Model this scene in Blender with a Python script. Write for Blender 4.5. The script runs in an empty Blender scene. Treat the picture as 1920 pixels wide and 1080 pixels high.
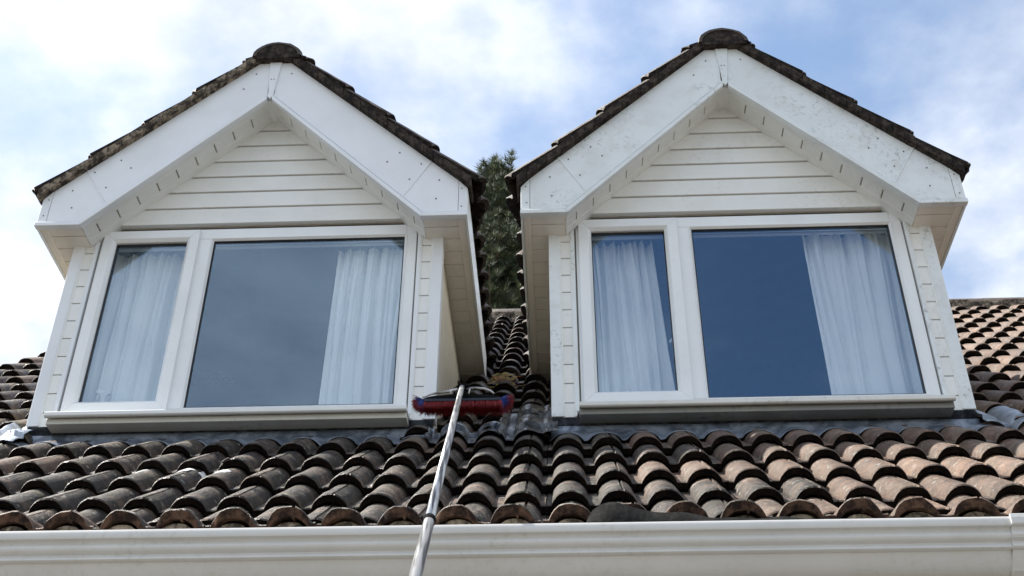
import bpy, math, random
from mathutils import Vector, Matrix, noise
random.seed(7)
S = bpy.context.scene
COL = S.collection
R = math.radians

# ------------------------------------------------------------------ camera
cam = bpy.data.cameras.new('camera')
camo = bpy.data.objects.new('camera', cam)
COL.objects.link(camo)
a = Vector((0.99877912, 0.04881915, 0.00754741))
b = Vector((0.02306758, -0.59602116, 0.80263732))
d = Vector((-0.04368249, 0.80148329, 0.59641962))
camo.matrix_world = Matrix(((a.x, b.x, -d.x, 0), (a.y, b.y, -d.y, 0), (a.z, b.z, -d.z, 0), (0, 0, 0, 1)))
cam.sensor_width = 36
cam.lens = 2350.46 / 1920 * 36
cam.shift_x = 15.37 / 1920
cam.clip_start = .05
cam.clip_end = 5000
S.camera = camo

# ------------------------------------------------------------------ sky
SUN = Vector((-0.615, 0.085, 0.784)).normalized()      # towards the sun
elev = math.asin(SUN.z)
rot = math.atan2(SUN.x, SUN.y)
w = bpy.data.worlds.new('World')
S.world = w
w.use_nodes = True
nt = w.node_tree
nt.nodes.clear()
N = nt.nodes.new
out = N('ShaderNodeOutputWorld')
bg = N('ShaderNodeBackground')
sky = N('ShaderNodeTexSky')
sky.sky_type = 'NISHITA'
sky.sun_disc = False
sky.sun_elevation = elev
sky.sun_rotation = rot
sky.air_density = 1.2
sky.dust_density = 1.0
sky.ozone_density = 1.6
tc = N('ShaderNodeTexCoord')
sep = N('ShaderNodeSeparateXYZ')
nt.links.new(tc.outputs['Generated'], sep.inputs[0])
def math_node(op, x, y=None, clamp=False):
    n = N('ShaderNodeMath'); n.operation = op; n.use_clamp = clamp
    for i, v in enumerate((x, y)):
        if v is None: continue
        if isinstance(v, (int, float)): n.inputs[i].default_value = v
        else: nt.links.new(v, n.inputs[i])
    return n.outputs[0]
zz = math_node('ADD', math_node('MAXIMUM', sep.outputs[2], 0.0), 0.25)
cmb = N('ShaderNodeCombineXYZ')
nt.links.new(math_node('DIVIDE', sep.outputs[0], zz), cmb.inputs[0])
nt.links.new(math_node('DIVIDE', sep.outputs[1], zz), cmb.inputs[1])
mp = N('ShaderNodeMapping')
mp.inputs['Location'].default_value = (5.97, 3.04, 0)
nt.links.new(cmb.outputs[0], mp.inputs[0])
n1 = N('ShaderNodeTexNoise'); n1.inputs['Scale'].default_value = 1.25; n1.inputs['Detail'].default_value = 9; n1.inputs['Roughness'].default_value = .5; n1.inputs['Distortion'].default_value = .25
n2 = N('ShaderNodeTexNoise'); n2.inputs['Scale'].default_value = 5.5; n2.inputs['Detail'].default_value = 7; n2.inputs['Roughness'].default_value = .55
nt.links.new(mp.outputs[0], n1.inputs['Vector']); nt.links.new(mp.outputs[0], n2.inputs['Vector'])
dens = math_node('ADD', math_node('MULTIPLY', n1.outputs[0], 0.75), math_node('MULTIPLY', n2.outputs[0], 0.25))
r1 = N('ShaderNodeMapRange'); r1.interpolation_type = 'SMOOTHSTEP'
r1.inputs['From Min'].default_value = .40; r1.inputs['From Max'].default_value = .59
nt.links.new(dens, r1.inputs['Value'])
# cloud tone: thick parts slightly greyer
r2 = N('ShaderNodeMapRange')
r2.inputs['From Min'].default_value = .38; r2.inputs['From Max'].default_value = .62
r2.inputs['To Min'].default_value = 1.0; r2.inputs['To Max'].default_value = .0
nt.links.new(n2.outputs[0], r2.inputs['Value'])
cm = N('ShaderNodeMixRGB')
cm.inputs[1].default_value = (8.8, 8.95, 9.3, 1)
cm.inputs[2].default_value = (5.9, 6.3, 7.2, 1)
nt.links.new(r2.outputs[0], cm.inputs[0])
mx = N('ShaderNodeMixRGB')
nt.links.new(math_node('MULTIPLY', r1.outputs[0], .93), mx.inputs[0])
skg = N('ShaderNodeMixRGB'); skg.blend_type = 'MULTIPLY'; skg.inputs[0].default_value = 1
skg.inputs[2].default_value = (1.75, 1.70, 1.62, 1)
nt.links.new(sky.outputs[0], skg.inputs[1])
nt.links.new(skg.outputs[0], mx.inputs[1])
nt.links.new(cm.outputs[0], mx.inputs[2])
nt.links.new(mx.outputs[0], bg.inputs[0])
bg.inputs[1].default_value = .068
nt.links.new(bg.outputs[0], out.inputs[0])

sl = bpy.data.lights.new('sun', 'SUN')
sl.energy = 5.0
sl.angle = R(.5)
sl.color = (1, .95, .87)
so = bpy.data.objects.new('sun', sl)
COL.objects.link(so)
so.rotation_euler = SUN.to_track_quat('Z', 'Y').to_euler()
so.location = (0, 0, 40)

S.view_settings.view_transform = 'Standard'
S.view_settings.look = 'None'
S.view_settings.exposure = 1.10
S.view_settings.gamma = 1
S.render.engine = 'CYCLES'
S.cycles.use_denoising = True
S.cycles.max_bounces = 8
S.cycles.transparent_max_bounces = 12
S.cycles.caustics_reflective = False
S.cycles.caustics_refractive = False

# ------------------------------------------------------------------ materials
def rgba(c): return (c[0], c[1], c[2], 1)
class M:
    """small node helper"""
    def __init__(s, name, rough=.5, spec=.5, metal=0):
        s.m = bpy.data.materials.new(name); s.m.use_nodes = True
        s.t = s.m.node_tree; s.b = s.t.nodes['Principled BSDF']
        s.b.inputs['Roughness'].default_value = rough
        s.b.inputs['Specular IOR Level'].default_value = spec
        s.b.inputs['Metallic'].default_value = metal
        tc = s.n('ShaderNodeTexCoord'); oi = s.n('ShaderNodeObjectInfo')
        v = s.n('ShaderNodeVectorMath'); v.operation = 'MULTIPLY_ADD'
        s.l(oi.outputs['Random'], v.inputs[0])
        v.inputs[1].default_value = (37, 53, 19)
        s.l(tc.outputs['Object'], v.inputs[2])
        s.vec = v.outputs[0]; s.rnd = oi.outputs['Random']; s.obj = tc.outputs['Object']
    def n(s, t): return s.t.nodes.new(t)
    def l(s, x, y): s.t.links.new(x, y)
    def noise(s, scale, detail=5, rough=.6, stretch=None, dist=0):
        n = s.n('ShaderNodeTexNoise')
        n.inputs['Scale'].default_value = scale; n.inputs['Detail'].default_value = detail
        n.inputs['Roughness'].default_value = rough; n.inputs['Distortion'].default_value = dist
        v = s.vec
        if stretch:
            mp = s.n('ShaderNodeMapping'); mp.inputs['Scale'].default_value = stretch
            s.l(v, mp.inputs[0]); v = mp.outputs[0]
        s.l(v, n.inputs['Vector'])
        return n.outputs[0]
    def ramp(s, v, lo, hi, a=0, b=1):
        r = s.n('ShaderNodeMapRange'); r.interpolation_type = 'SMOOTHSTEP'
        r.inputs['From Min'].default_value = lo; r.inputs['From Max'].default_value = hi
        r.inputs['To Min'].default_value = a; r.inputs['To Max'].default_value = b
        s.l(v, r.inputs['Value']); return r.outputs[0]
    def mul(s, x, y):
        n = s.n('ShaderNodeMath'); n.operation = 'MULTIPLY'
        for i, q in enumerate((x, y)):
            if isinstance(q, (int, float)): n.inputs[i].default_value = q
            else: s.l(q, n.inputs[i])
        return n.outputs[0]
    def mix(s, f, x, y, mode='MIX'):
        n = s.n('ShaderNodeMixRGB'); n.blend_type = mode
        for i, q in enumerate((f, x, y)):
            if isinstance(q, (int, float)): n.inputs[i].default_value = q
            elif isinstance(q, tuple): n.inputs[i].default_value = rgba(q)
            else: s.l(q, n.inputs[i])
        return n.outputs[0]
    def col(s, c):
        if isinstance(c, tuple): s.b.inputs['Base Color'].default_value = rgba(c)
        else: s.l(c, s.b.inputs['Base Color'])
        return s
    def bump(s, h, strength=.3, dist=.01):
        n = s.n('ShaderNodeBump'); n.inputs['Strength'].default_value = strength; n.inputs['Distance'].default_value = dist
        s.l(h, n.inputs['Height']); s.l(n.outputs[0], s.b.inputs['Normal']); return s

def pvc(name, c, dirt, dirtcol=(.16, .16, .12), rough=.35, streak=False):
    k = M(name, rough)
    base = k.mix(k.ramp(k.noise(3, 4), .35, .7), c, tuple(x * .93 for x in c))
    f = k.mul(k.ramp(k.noise(2.2, 3), .42, .68), k.ramp(k.noise(38, 8, .75), .50, .66))
    base = k.mix(k.mul(f, dirt), base, dirtcol)
    f2 = k.ramp(k.noise(7, 6, .65, (1, 1, .35) if streak else None), .45, .8)
    base = k.mix(k.mul(f2, dirt * .4), base, (.40, .37, .29))
    k.col(base)
    k.bump(k.noise(60, 3), .04, .002)
    return k.m
PVC = pvc('white_upvc', (.76, .79, .82), .05)
PVC_W = pvc('weathered_white_upvc', (.74, .78, .79), .85, (.24, .26, .24))
CLAD = pvc('cream_cladding', (.79, .80, .78), .10, streak=True)
CLAD_W = pvc('cream_cladding_weathered', (.79, .80, .775), .22, streak=True)
SOFF = pvc('soffit_cream', (.80, .76, .69), .2, (.36, .27, .17))
FRAME = pvc('window_upvc', (.80, .825, .84), .06)
SILLM = pvc('sill_upvc', (.76, .77, .76), .12)
SILL_W = pvc('sill_upvc_algae', (.70, .70, .66), .6, (.20, .19, .16), streak=True)
GUT = pvc('gutter_upvc', (.63, .625, .61), .3, (.33, .31, .25), .3, streak=True)
def cheekmat():
    k = M('cheek_board', .6)
    g = k.noise(14, 5, .6, (1, 9, .7))
    k.col(k.mix(k.ramp(g, .35, .7), (.80, .75, .65), (.62, .57, .47)))
    k.bump(g, .2, .004); return k.m
CHEEK = cheekmat()
def tilemat(name, dark=0.0, green=0.0, algae=.8, a0=.50):
    k = M(name, .66, .42)
    base = k.mix(k.ramp(k.noise(16, 5, .65), .35, .68), (.195, .120, .083), (.100, .068, .050))
    base = k.mix(k.ramp(k.noise(5, 3), .48, .72), base, (.150, .115, .086))
    # lichen specks and pale weathering
    base = k.mix(k.mul(k.ramp(k.noise(24, 7, .8), .52, .62), .75), base, (.28, .225, .175))
    # dark algae, per tile amount
    alg = k.ramp(k.noise(9, 6, .7), a0, a0 + .22)
    base = k.mix(k.mul(alg, algae), base, (.020, .017, .014))
    base = k.mix(k.mul(k.ramp(k.noise(95, 4, .8), .52, .60), .6), base, (.055, .040, .032))
    tint = k.ramp(k.rnd, 0, 1, .72, 1.15)
    t = k.n('ShaderNodeCombineXYZ')
    for i in range(3): k.l(tint, t.inputs[i])
    base = k.mix(1.0, base, t.outputs[0], 'MULTIPLY')
    k.l(k.ramp(k.noise(12, 4), .42, .62, .38 if algae > .85 else .55, .75), k.b.inputs['Roughness'])
    base = k.mix(k.mul(k.ramp(k.noise(32, 3, .4), .66, .70), .7), base, (.30, .29, .25))
    if dark: base = k.mix(dark, base, (.045, .038, .034))
    if green: base = k.mix(k.mul(k.ramp(k.noise(12, 5), .5, .75), green), base, (.12, .13, .06))
    k.col(base)
    k.bump(k.noise(75, 6, .7), 1.0, .008)
    return k.m
TILE = tilemat('concrete_tile')
TILE_A = tilemat('algae_stained_concrete_tile', 0, .25, .95, .32)
TILE_D = tilemat('dark_concrete_tile', .72)
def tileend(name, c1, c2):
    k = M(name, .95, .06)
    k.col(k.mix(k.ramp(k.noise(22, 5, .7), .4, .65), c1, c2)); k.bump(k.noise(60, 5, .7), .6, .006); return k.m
TEND = tileend('shade_dark_tile_end', (.006, .0045, .004), (.014, .010, .008))  # near-black colour paints in the shade on tile ends and undersides
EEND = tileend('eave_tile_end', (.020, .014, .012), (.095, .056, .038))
MORTAR = tileend('mortar', (.045, .038, .032), (.30, .25, .19))
MORT_D = tileend('dark_mortar', (.022, .019, .018), (.07, .058, .048))
def leadmat(name, c1, c2, metal, rough, bs):
    k = M(name, rough, .5, metal)
    n = k.noise(9, 6, .65, None, .6)
    k.col(k.mix(k.ramp(n, .38, .62), c1, c2))
    k.l(k.ramp(k.noise(14, 4), .3, .7, rough - .12, rough + .12), k.b.inputs['Roughness'])
    k.bump(k.noise(16, 4, .55), bs, .02); return k.m
LEAD = leadmat('lead_flashing', (.09, .11, .14), (.28, .32, .385), .30, .40, .3)
LEAD_P = leadmat('pale_oxidised_lead', (.42, .47, .53), (.22, .26, .33), .25, .5, .6)
LEAD_Q = leadmat('blue_grey_lead', (.16, .185, .22), (.26, .30, .35), .3, .42, .4)
def saddlemat():
    k = M('dark_shiny_lead', .25, .5, .45)
    base = k.mix(k.ramp(k.noise(9, 5, .6), .38, .62), (.022, .025, .03), (.07, .075, .085))
    n = k.noise(4.2, 3, .5, (1.5, .6, .6), 1.3)
    band = k.mul(k.ramp(n, .47, .50), k.ramp(n, .56, .52))
    k.col(k.mix(k.mul(band, .40), base, (.32, .34, .36)))
    k.l(k.ramp(k.noise(14, 4), .3, .7, .14, .42), k.b.inputs['Roughness'])
    k.bump(k.noise(12, 3, .5), .6, .02); return k.m
LEAD_S = saddlemat()
def plain(name, c, rough=.6, metal=0, c2=None, sc=8, bump=0):
    k = M(name, rough, .5, metal)
    c2 = c2 or tuple(x * .8 for x in c)
    k.col(k.mix(k.ramp(k.noise(sc, 5), .35, .65), c, c2))
    if bump: k.bump(k.noise(sc * 4, 4), bump, .01)
    return k.m
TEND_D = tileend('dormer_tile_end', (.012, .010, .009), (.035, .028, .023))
DARK = plain('dark_void', (.03, .03, .03), .9)
SEAL = plain('black_rubber_seal', (.015, .015, .017), .5)
GAPM = plain('joint_backing', (.36, .33, .27), .9)
SCREW = plain('screw_steel', (.10, .085, .07), .5, .3)
UND = pvc('grubby_underboard', (.55, .54, .48), .8, (.20, .18, .14))
UND_W = pvc('blackened_underboard', (.22, .22, .205), .9, (.07, .07, .06))
LEAD_U = tileend('shade_dark_upstand', (.012, .013, .016), (.05, .055, .065))  # deep shade below the sill, put into the colour of the lead
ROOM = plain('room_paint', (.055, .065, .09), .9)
FELT = tileend('bitumen_felt', (.014, .014, .014), (.03, .03, .029))
FASC = plain('beige_fascia', (.50, .46, .37), .6, 0, (.44, .40, .32), 6, .1)
WALLM = plain('rendered_wall', (.55, .51, .43), .9, 0, (.48, .44, .37), 20, .3)
GROUND = plain('ground_mat', (.165, .158, .145), .95, 0, (.125, .12, .11), .4)
BLACKP = tileend('black_plastic', (.006, .006, .007), (.012, .012, .013))
SCUFF = plain('scuffed_grey_plastic', (.62, .62, .62), .45, 0, (.10, .10, .10), 14)
RED = plain('red_bristle', (.26, .010, .012), .6, 0, (.13, .006, .009), 60)
BLUE = plain('blue_bristle', (.03, .06, .30), .5, 0, (.02, .04, .18), 60)
BARK = plain('pine_bark', (.12, .08, .05), .95, 0, (.06, .045, .03), 6, .5)
NEEDLE = plain('pine_needles', (.045, .066, .030), .7, 0, (.025, .040, .021), 1.3)
NEEDLE_L = plain('young_pine_needles', (.105, .13, .055), .7, 0, (.065, .09, .04), 1.3)
BOTTLE = plain('white_plastic_bottle', (.80, .80, .80), .35)
def polemat():
    k = M('scratched_aluminium', .34, .5, .75)
    dv = Vector((.0679, -.7837, -.6174)).normalized(); e1 = dv.cross(Vector((1, 0, 0))).normalized(); e2 = dv.cross(e1)
    cb = k.n('ShaderNodeCombineXYZ')
    for ax_, (vv, sc_) in enumerate(((e1, 110), (e2, 110), (dv, 3.5))):
        dt = k.n('ShaderNodeVectorMath'); dt.operation = 'DOT_PRODUCT'; dt.inputs[1].default_value = tuple(vv * sc_)
        k.l(k.obj, dt.inputs[0]); k.l(dt.outputs['Value'], cb.inputs[ax_])
    nn = k.n('ShaderNodeTexNoise'); nn.inputs['Scale'].default_value = 1; nn.inputs['Detail'].default_value = 4; k.l(cb.outputs[0], nn.inputs['Vector'])
    n = nn.outputs[0]
    k.col(k.mix(k.ramp(n, .42, .62), (.52, .52, .52), (.12, .12, .12)))
    k.bump(n, .05, .001); return k.m
POLE = polemat()
def curtmat():
    k = M('white_curtain_cloth', .9, .1)
    k.col(k.mix(k.ramp(k.noise(6, 3), .3, .7), (.93, .94, .93), (.89, .91, .91)))
    k.bump(k.noise(300, 2), .1, .001)
    tr = k.n('ShaderNodeBsdfTranslucent'); tr.inputs[0].default_value = (.7, .74, .76, 1)
    ms = k.n('ShaderNodeMixShader'); ms.inputs[0].default_value = .06
    o = k.t.nodes['Material Output']
    k.l(k.b.outputs[0], ms.inputs[1]); k.l(tr.outputs[0], ms.inputs[2]); k.l(ms.outputs[0], o.inputs[0])
    return k.m
CURT = curtmat()
def glassmat():
    m = bpy.data.materials.new('window_glass'); m.use_nodes = True
    t = m.node_tree; t.nodes.clear()
    o = t.nodes.new('ShaderNodeOutputMaterial'); ms = t.nodes.new('ShaderNodeMixShader')
    tr = t.nodes.new('ShaderNodeBsdfTransparent'); gl = t.nodes.new('ShaderNodeBsdfGlossy')
    tr.inputs[0].default_value = (.95, .97, .98, 1)
    gl.inputs[0].default_value = (.56, .77, 1.0, 1); gl.inputs[1].default_value = .015
    lw = t.nodes.new('ShaderNodeLayerWeight'); lw.inputs[0].default_value = .5
    pw = t.nodes.new('ShaderNodeMath'); pw.operation = 'POWER'; pw.inputs[1].default_value = 4
    fr = t.nodes.new('ShaderNodeMath'); fr.operation = 'MULTIPLY_ADD'; fr.inputs[1].default_value = .8; fr.inputs[2].default_value = .118
    t.links.new(lw.outputs['Facing'], pw.inputs[0]); t.links.new(pw.outputs[0], fr.inputs[0])
    nz = t.nodes.new('ShaderNodeTexNoise'); nz.inputs['Scale'].default_value = 1.2; nz.inputs['Detail'].default_value = 1
    tcx = t.nodes.new('ShaderNodeTexCoord'); t.links.new(tcx.outputs['Object'], nz.inputs['Vector'])
    bp = t.nodes.new('ShaderNodeBump'); bp.inputs['Strength'].default_value = .02; bp.inputs['Distance'].default_value = .05
    t.links.new(nz.outputs[0], bp.inputs['Height']); t.links.new(bp.outputs[0], gl.inputs['Normal'])
    t.links.new(fr.outputs[0], ms.inputs[0]); t.links.new(tr.outputs[0], ms.inputs[1]); t.links.new(gl.outputs[0], ms.inputs[2])
    t.links.new(ms.outputs[0], o.inputs[0])
    return m
GLASS = glassmat()

# ------------------------------------------------------------------ mesh helpers
class MB:
    def __init__(s): s.v = []; s.f = []; s.mi = []
    def add(s, vs, fs, mi=0):
        o = len(s.v); s.v += [tuple(v) for v in vs]
        for f in fs: s.f.append(tuple(i + o for i in f)); s.mi.append(mi)
    def box(s, x0, x1, y0, y1, z0, z1, mi=0):
        s.add([(x0, y0, z0), (x1, y0, z0), (x1, y1, z0), (x0, y1, z0), (x0, y0, z1), (x1, y0, z1), (x1, y1, z1), (x0, y1, z1)],
              [(0, 3, 2, 1), (4, 5, 6, 7), (0, 1, 5, 4), (1, 2, 6, 5), (2, 3, 7, 6), (3, 0, 4, 7)], mi)
    def prism(s, poly, lo, hi, axis='y', mi=0):
        """poly of 2-D points; axis y: (x,z), axis x: (y,z), axis z: (x,y)"""
        def mk(p, t):
            return {'y': (p[0], t, p[1]), 'x': (t, p[0], p[1]), 'z': (p[0], p[1], t)}[axis]
        n = len(poly)
        vs = [mk(p, lo) for p in poly] + [mk(p, hi) for p in poly]
        fs = [tuple(range(n)), tuple(range(2 * n - 1, n - 1, -1))]
        fs += [((i + 1) % n, i, n + i, n + (i + 1) % n) for i in range(n)]
        s.add(vs, fs, mi)
    def quadslab(s, p, thick, mi=0):
        """p: 4 points (Vectors) of a face, extruded along -normal by thick"""
        p = [Vector(q) for q in p]
        n = (p[1] - p[0]).cross(p[3] - p[0]).normalized() * thick
        s.add(p + [q - n for q in p], [(0, 1, 2, 3), (7, 6, 5, 4), (1, 0, 4, 5), (2, 1, 5, 6), (3, 2, 6, 7), (0, 3, 7, 4)], mi)
    def tube(s, pts, r, n=10, mi=0, cap=True):
        pts = [Vector(p) for p in pts]
        rr = r if isinstance(r, (list, tuple)) else [r] * len(pts)
        rings = []
        for i, p in enumerate(pts):
            t = (pts[min(i + 1, len(pts) - 1)] - pts[max(i - 1, 0)]).normalized()
            u = t.cross(Vector((0, 0, 1)) if abs(t.z) < .9 else Vector((1, 0, 0))).normalized(); v = t.cross(u)
            rings.append([p + (u * math.cos(2 * math.pi * k / n) + v * math.sin(2 * math.pi * k / n)) * rr[i] for k in range(n)])
        vs = [q for ring in rings for q in ring]
        fs = [(i * n + k, i * n + (k + 1) % n, (i + 1) * n + (k + 1) % n, (i + 1) * n + k) for i in range(len(pts) - 1) for k in range(n)]
        if cap: fs += [tuple(range(n - 1, -1, -1)), tuple(range((len(pts) - 1) * n, len(pts) * n))]
        s.add(vs, fs, mi)
    def mesh(s, name, mats):
        me = bpy.data.meshes.new(name)
        me.from_pydata(s.v, [], s.f)
        for m in (mats if isinstance(mats, (list, tuple)) else [mats]): me.materials.append(m)
        if any(s.mi):
            me.polygons.foreach_set('material_index', s.mi)
        me.update()
        return me
    def build(s, name, mats, parent=None, bevel=0, smooth=False, recalc=True, seg=2):
        me = s.mesh(name, mats)
        if recalc:
            import bmesh
            bm = bmesh.new(); bm.from_mesh(me); bmesh.ops.recalc_face_normals(bm, faces=bm.faces); bm.to_mesh(me); bm.free()
        if smooth: me.polygons.foreach_set('use_smooth', [True] * len(me.polygons))
        return link(name, me, parent, bevel, seg)
def link(name, me, parent=None, bevel=0, seg=2):
    o = bpy.data.objects.new(name, me); COL.objects.link(o)
    if parent: o.parent = parent
    if bevel:
        m = o.modifiers.new('bevel', 'BEVEL'); m.width = bevel; m.segments = seg; m.limit_method = 'ANGLE'; m.angle_limit = R(40)
    return o
def tag(o, label=None, cat=None, group=None, kind=None):
    if label: o['label'] = label
    if cat: o['category'] = cat
    if group: o['group'] = group
    if kind: o['kind'] = kind
    return o
def smooth_angle(me, ang=35):
    me.polygons.foreach_set('use_smooth', [True] * len(me.polygons))
    try: me.set_sharp_from_angle(angle=R(ang))
    except Exception: pass

# ------------------------------------------------------------------ measured dimensions (camera at z = 0, ground at -1.6)
PY, PZ = 3.6562, 1.7196          # crest line of the first tile row
SY, SZ = .25698, .22230          # step of one row
SLOPE = SZ / SY
G = math.hypot(SY, SZ)
CU, SU = SY / G, SZ / G
W = .17913                       # roll spacing
X0 = -2.1259                     # crest of roll 0
HC = .054                        # roll height
STEP = .042
EY, EZ = 3.5773, 1.8131          # crest of the eave tile ends
YW, YF, YC = 5.283, 5.080, 5.163
XL, XR = -1.638, .971
PO, PI_ = 1.0198, .8786
ZPB, ZPT = 3.140, 4.394
BO, BIN = 1.1624, .9225
ZBL, ZBU, ZA, ZI = 4.273, 4.466, 5.560, 5.198
ZC = 3.151
GZ = -1.6
def zroof(y): return PZ + SLOPE * (y - PY)
def rp(x, u, v):                 # point on the main roof: u up the slope, v off the crest plane
    return Vector((x, PY + u * CU - v * SU, PZ + u * SU + v * CU))

# ------------------------------------------------------------------ ground
g = MB(); g.add([(-400, -400, GZ), (400, -400, GZ), (400, 600, GZ), (-400, 600, GZ)], [(0, 1, 2, 3)])
tag(g.build('ground', GROUND, recalc=False), kind='structure')

# ------------------------------------------------------------------ the house shell
HX0, HX1 = -3.75, 9.0
YR = PY + 23.15 * SY; ZR = PZ + 23.15 * SZ
h = MB()
YWALL = 3.98
h.box(HX0, HX1, YWALL, 2 * YR - YWALL, GZ, 1.60)
hw = h.build('house', WALLM, None)
tag(hw, 'pale house with a brown concrete tiled roof and two white gabled dormers', 'house')
HOUSE = hw
g = MB()
g.prism([(YWALL + .02, 1.60), (2 * YR - YWALL - .02, 1.60), (YR, 1.6 + SLOPE * (YR - YWALL) * .92)], HX0, HX0 + .2, 'x')
g.build('gable_wall', WALLM, HOUSE)
# eave fascia and soffit
f = MB(); f.box(HX0 - .1, HX1, 3.665, 3.69, 1.50, 1.72); f.build('fascia_board', FASC, HOUSE, .003)
f = MB(); f.box(HX0 - .1, HX1, 3.69, 3.98, 1.515, 1.53); f.build('soffit', FASC, HOUSE)

# roof deck (under the tiles), open where the dormers stand
roof = MB()
def deck(x0, x1, y0, y1, off=-.105):
    u0, u1 = (y0 - PY) / CU, (y1 - PY) / CU
    roof.quadslab([rp(x0, u0, off), rp(x1, u0, off), rp(x1, u1, off), rp(x0, u1, off)], .02)
YT = 8.35
deck(HX0 - .1, HX1, 3.69, 5.18)
deck(HX0 - .1, XL - 1.0, 5.18, YR); deck(XL + 1.0, XR - 1.0, 5.18, YR); deck(XR + 1.0, HX1, 5.18, YR)
deck(XL - 1.0, XL + 1.0, YT, YR); deck(XR - 1.0, XR + 1.0, YT, YR)
# back slope
zb = ZR - .1
roof.quadslab([(HX0 - .1, YR, zb), (HX1, YR, zb), (HX1, 2 * YR - 3.5, zb - SLOPE * (YR - 3.5)), (HX0 - .1, 2 * YR - 3.5, zb - SLOPE * (YR - 3.5))], .03)
ROOF = roof.build('roof', [TILE_D], HOUSE)

# ------------------------------------------------------------------ tiles
RR = .070
def rollz(x):
    t = abs(x) / RR
    return HC * (1 - t ** 2.35) ** .72 if t < 1 else 0.0
def prof_samples(groove):
    xs = [-.0885, -.0705, -.0685, -.062, -.052, -.038, -.020, 0]
    pts = [(x, rollz(x)) for x in xs]
    if groove:
        pts += [(.010, rollz(.010)), (.0125, rollz(.0125) - .008), (.0185, rollz(.0185) - .009), (.0215, rollz(.0215) + .002), (.038, rollz(.038) + .001)]
    else:
        pts += [(.020, rollz(.020)), (.038, rollz(.038))]
    pts += [(x, rollz(x)) for x in (.052, .062, .0685, .0705, .0885)]
    return pts
def tile_mesh(name, seed, mats, length=.40, step=None, rough=.0012, thick=.031, chip=.004, rolls=(0, 1)):
    rnd = random.Random(seed); STEP = step or .042
    p = []
    for q, k in enumerate(rolls):
        p += [(x + q * W, z) for x, z in prof_samples(k == 1)]
    ys = [0, .005, .10, .22, .34, length]
    n = len(p); m = MB(); vs = []
    ph = rnd.random() * 99
    for j, y in enumerate(ys):
        lift = -STEP * y / G
        for (x, z) in p:
            e = noise.noise(Vector((x * 40, ph, 0))) * chip if j < 2 else 0
            dz = noise.noise(Vector((x * 25, y * 25, ph))) * rough * 2
            zz0 = rollz(x - W if x > W / 2 else x) if j == 0 else z
            vs.append((x, y + e, zz0 - HC + lift + dz - (.005 if j == 0 else 0)))
    fs = []; mi = []
    for j in range(len(ys) - 1):
        for i in range(n - 1):
            fs.append((j * n + i, j * n + i + 1, (j + 1) * n + i + 1, (j + 1) * n + i))
    top = len(fs)
    # underside
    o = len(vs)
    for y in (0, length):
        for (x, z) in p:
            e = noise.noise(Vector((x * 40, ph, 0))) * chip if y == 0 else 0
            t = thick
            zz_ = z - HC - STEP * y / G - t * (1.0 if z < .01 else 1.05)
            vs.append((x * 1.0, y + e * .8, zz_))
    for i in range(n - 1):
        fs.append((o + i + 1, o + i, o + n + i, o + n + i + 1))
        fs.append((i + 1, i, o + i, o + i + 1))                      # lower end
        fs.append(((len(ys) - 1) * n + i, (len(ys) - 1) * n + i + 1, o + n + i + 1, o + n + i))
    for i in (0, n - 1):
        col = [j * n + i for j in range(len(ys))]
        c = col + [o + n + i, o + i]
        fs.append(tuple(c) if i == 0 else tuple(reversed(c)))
    me = bpy.data.meshes.new(name); me.from_pydata(vs, [], fs)
    for mm in mats: me.materials.append(mm)
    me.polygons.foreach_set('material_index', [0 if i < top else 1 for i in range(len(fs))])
    me.update(); smooth_angle(me, 38)
    return me
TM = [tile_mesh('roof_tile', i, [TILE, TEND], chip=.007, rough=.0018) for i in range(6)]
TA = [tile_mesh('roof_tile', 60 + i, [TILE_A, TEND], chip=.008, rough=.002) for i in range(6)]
TE = [tile_mesh('eave_tile', 20 + i, [TILE, EEND], thick=.034, chip=.016, rough=.0028) for i in range(4)]
TEA = [tile_mesh('eave_tile', 80 + i, [TILE_A, EEND], thick=.034, chip=.018, rough=.003) for i in range(4)]
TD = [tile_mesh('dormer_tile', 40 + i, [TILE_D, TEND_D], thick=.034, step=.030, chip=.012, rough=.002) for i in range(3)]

field = []                      # tiles joined as stuff: (mesh, matrix)
def place(me, mat, parent, name='roof_tile', single=True, bag=None):
    if single:
        o = bpy.data.objects.new(name, me); COL.objects.link(o); o.parent = parent; o.matrix_local = mat
        return o
    bag.append((me, mat))
def join_bag(bag, name, parent, mats):
    vs = []; fs = []; mi = []
    for me, mat in bag:
        o = len(vs)
        vs += [tuple(mat @ v.co) for v in me.vertices]
        for p in me.polygons:
            fs.append(tuple(i + o for i in p.vertices)); mi.append(p.material_index)
    if not vs: return
    m = bpy.data.meshes.new(name); m.from_pydata(vs, [], fs)
    for k in mats: m.materials.append(k)
    m.polygons.foreach_set('material_index', mi); m.update(); smooth_angle(m, 38)
    o = link(name, m, parent); o['kind'] = 'stuff'
    return o
def frame_of(px, ex, ey, ez):
    return Matrix(((ex.x, ey.x, ez.x, px.x), (ex.y, ey.y, ez.y, px.y), (ex.z, ey.z, ez.z, px.z), (0, 0, 0, 1)))
def jit(rnd, a=1.1, l=.0034):
    return Matrix.Translation((rnd.uniform(-l, l) * .6, rnd.uniform(-l, l) * 1.6, rnd.uniform(0, l) * .6)) @ Matrix.Rotation(R(rnd.uniform(-a, a)) * .6, 4, 'Z') @ Matrix.Rotation(R(rnd.uniform(-a, a)) * .5, 4, 'Y')

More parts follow.
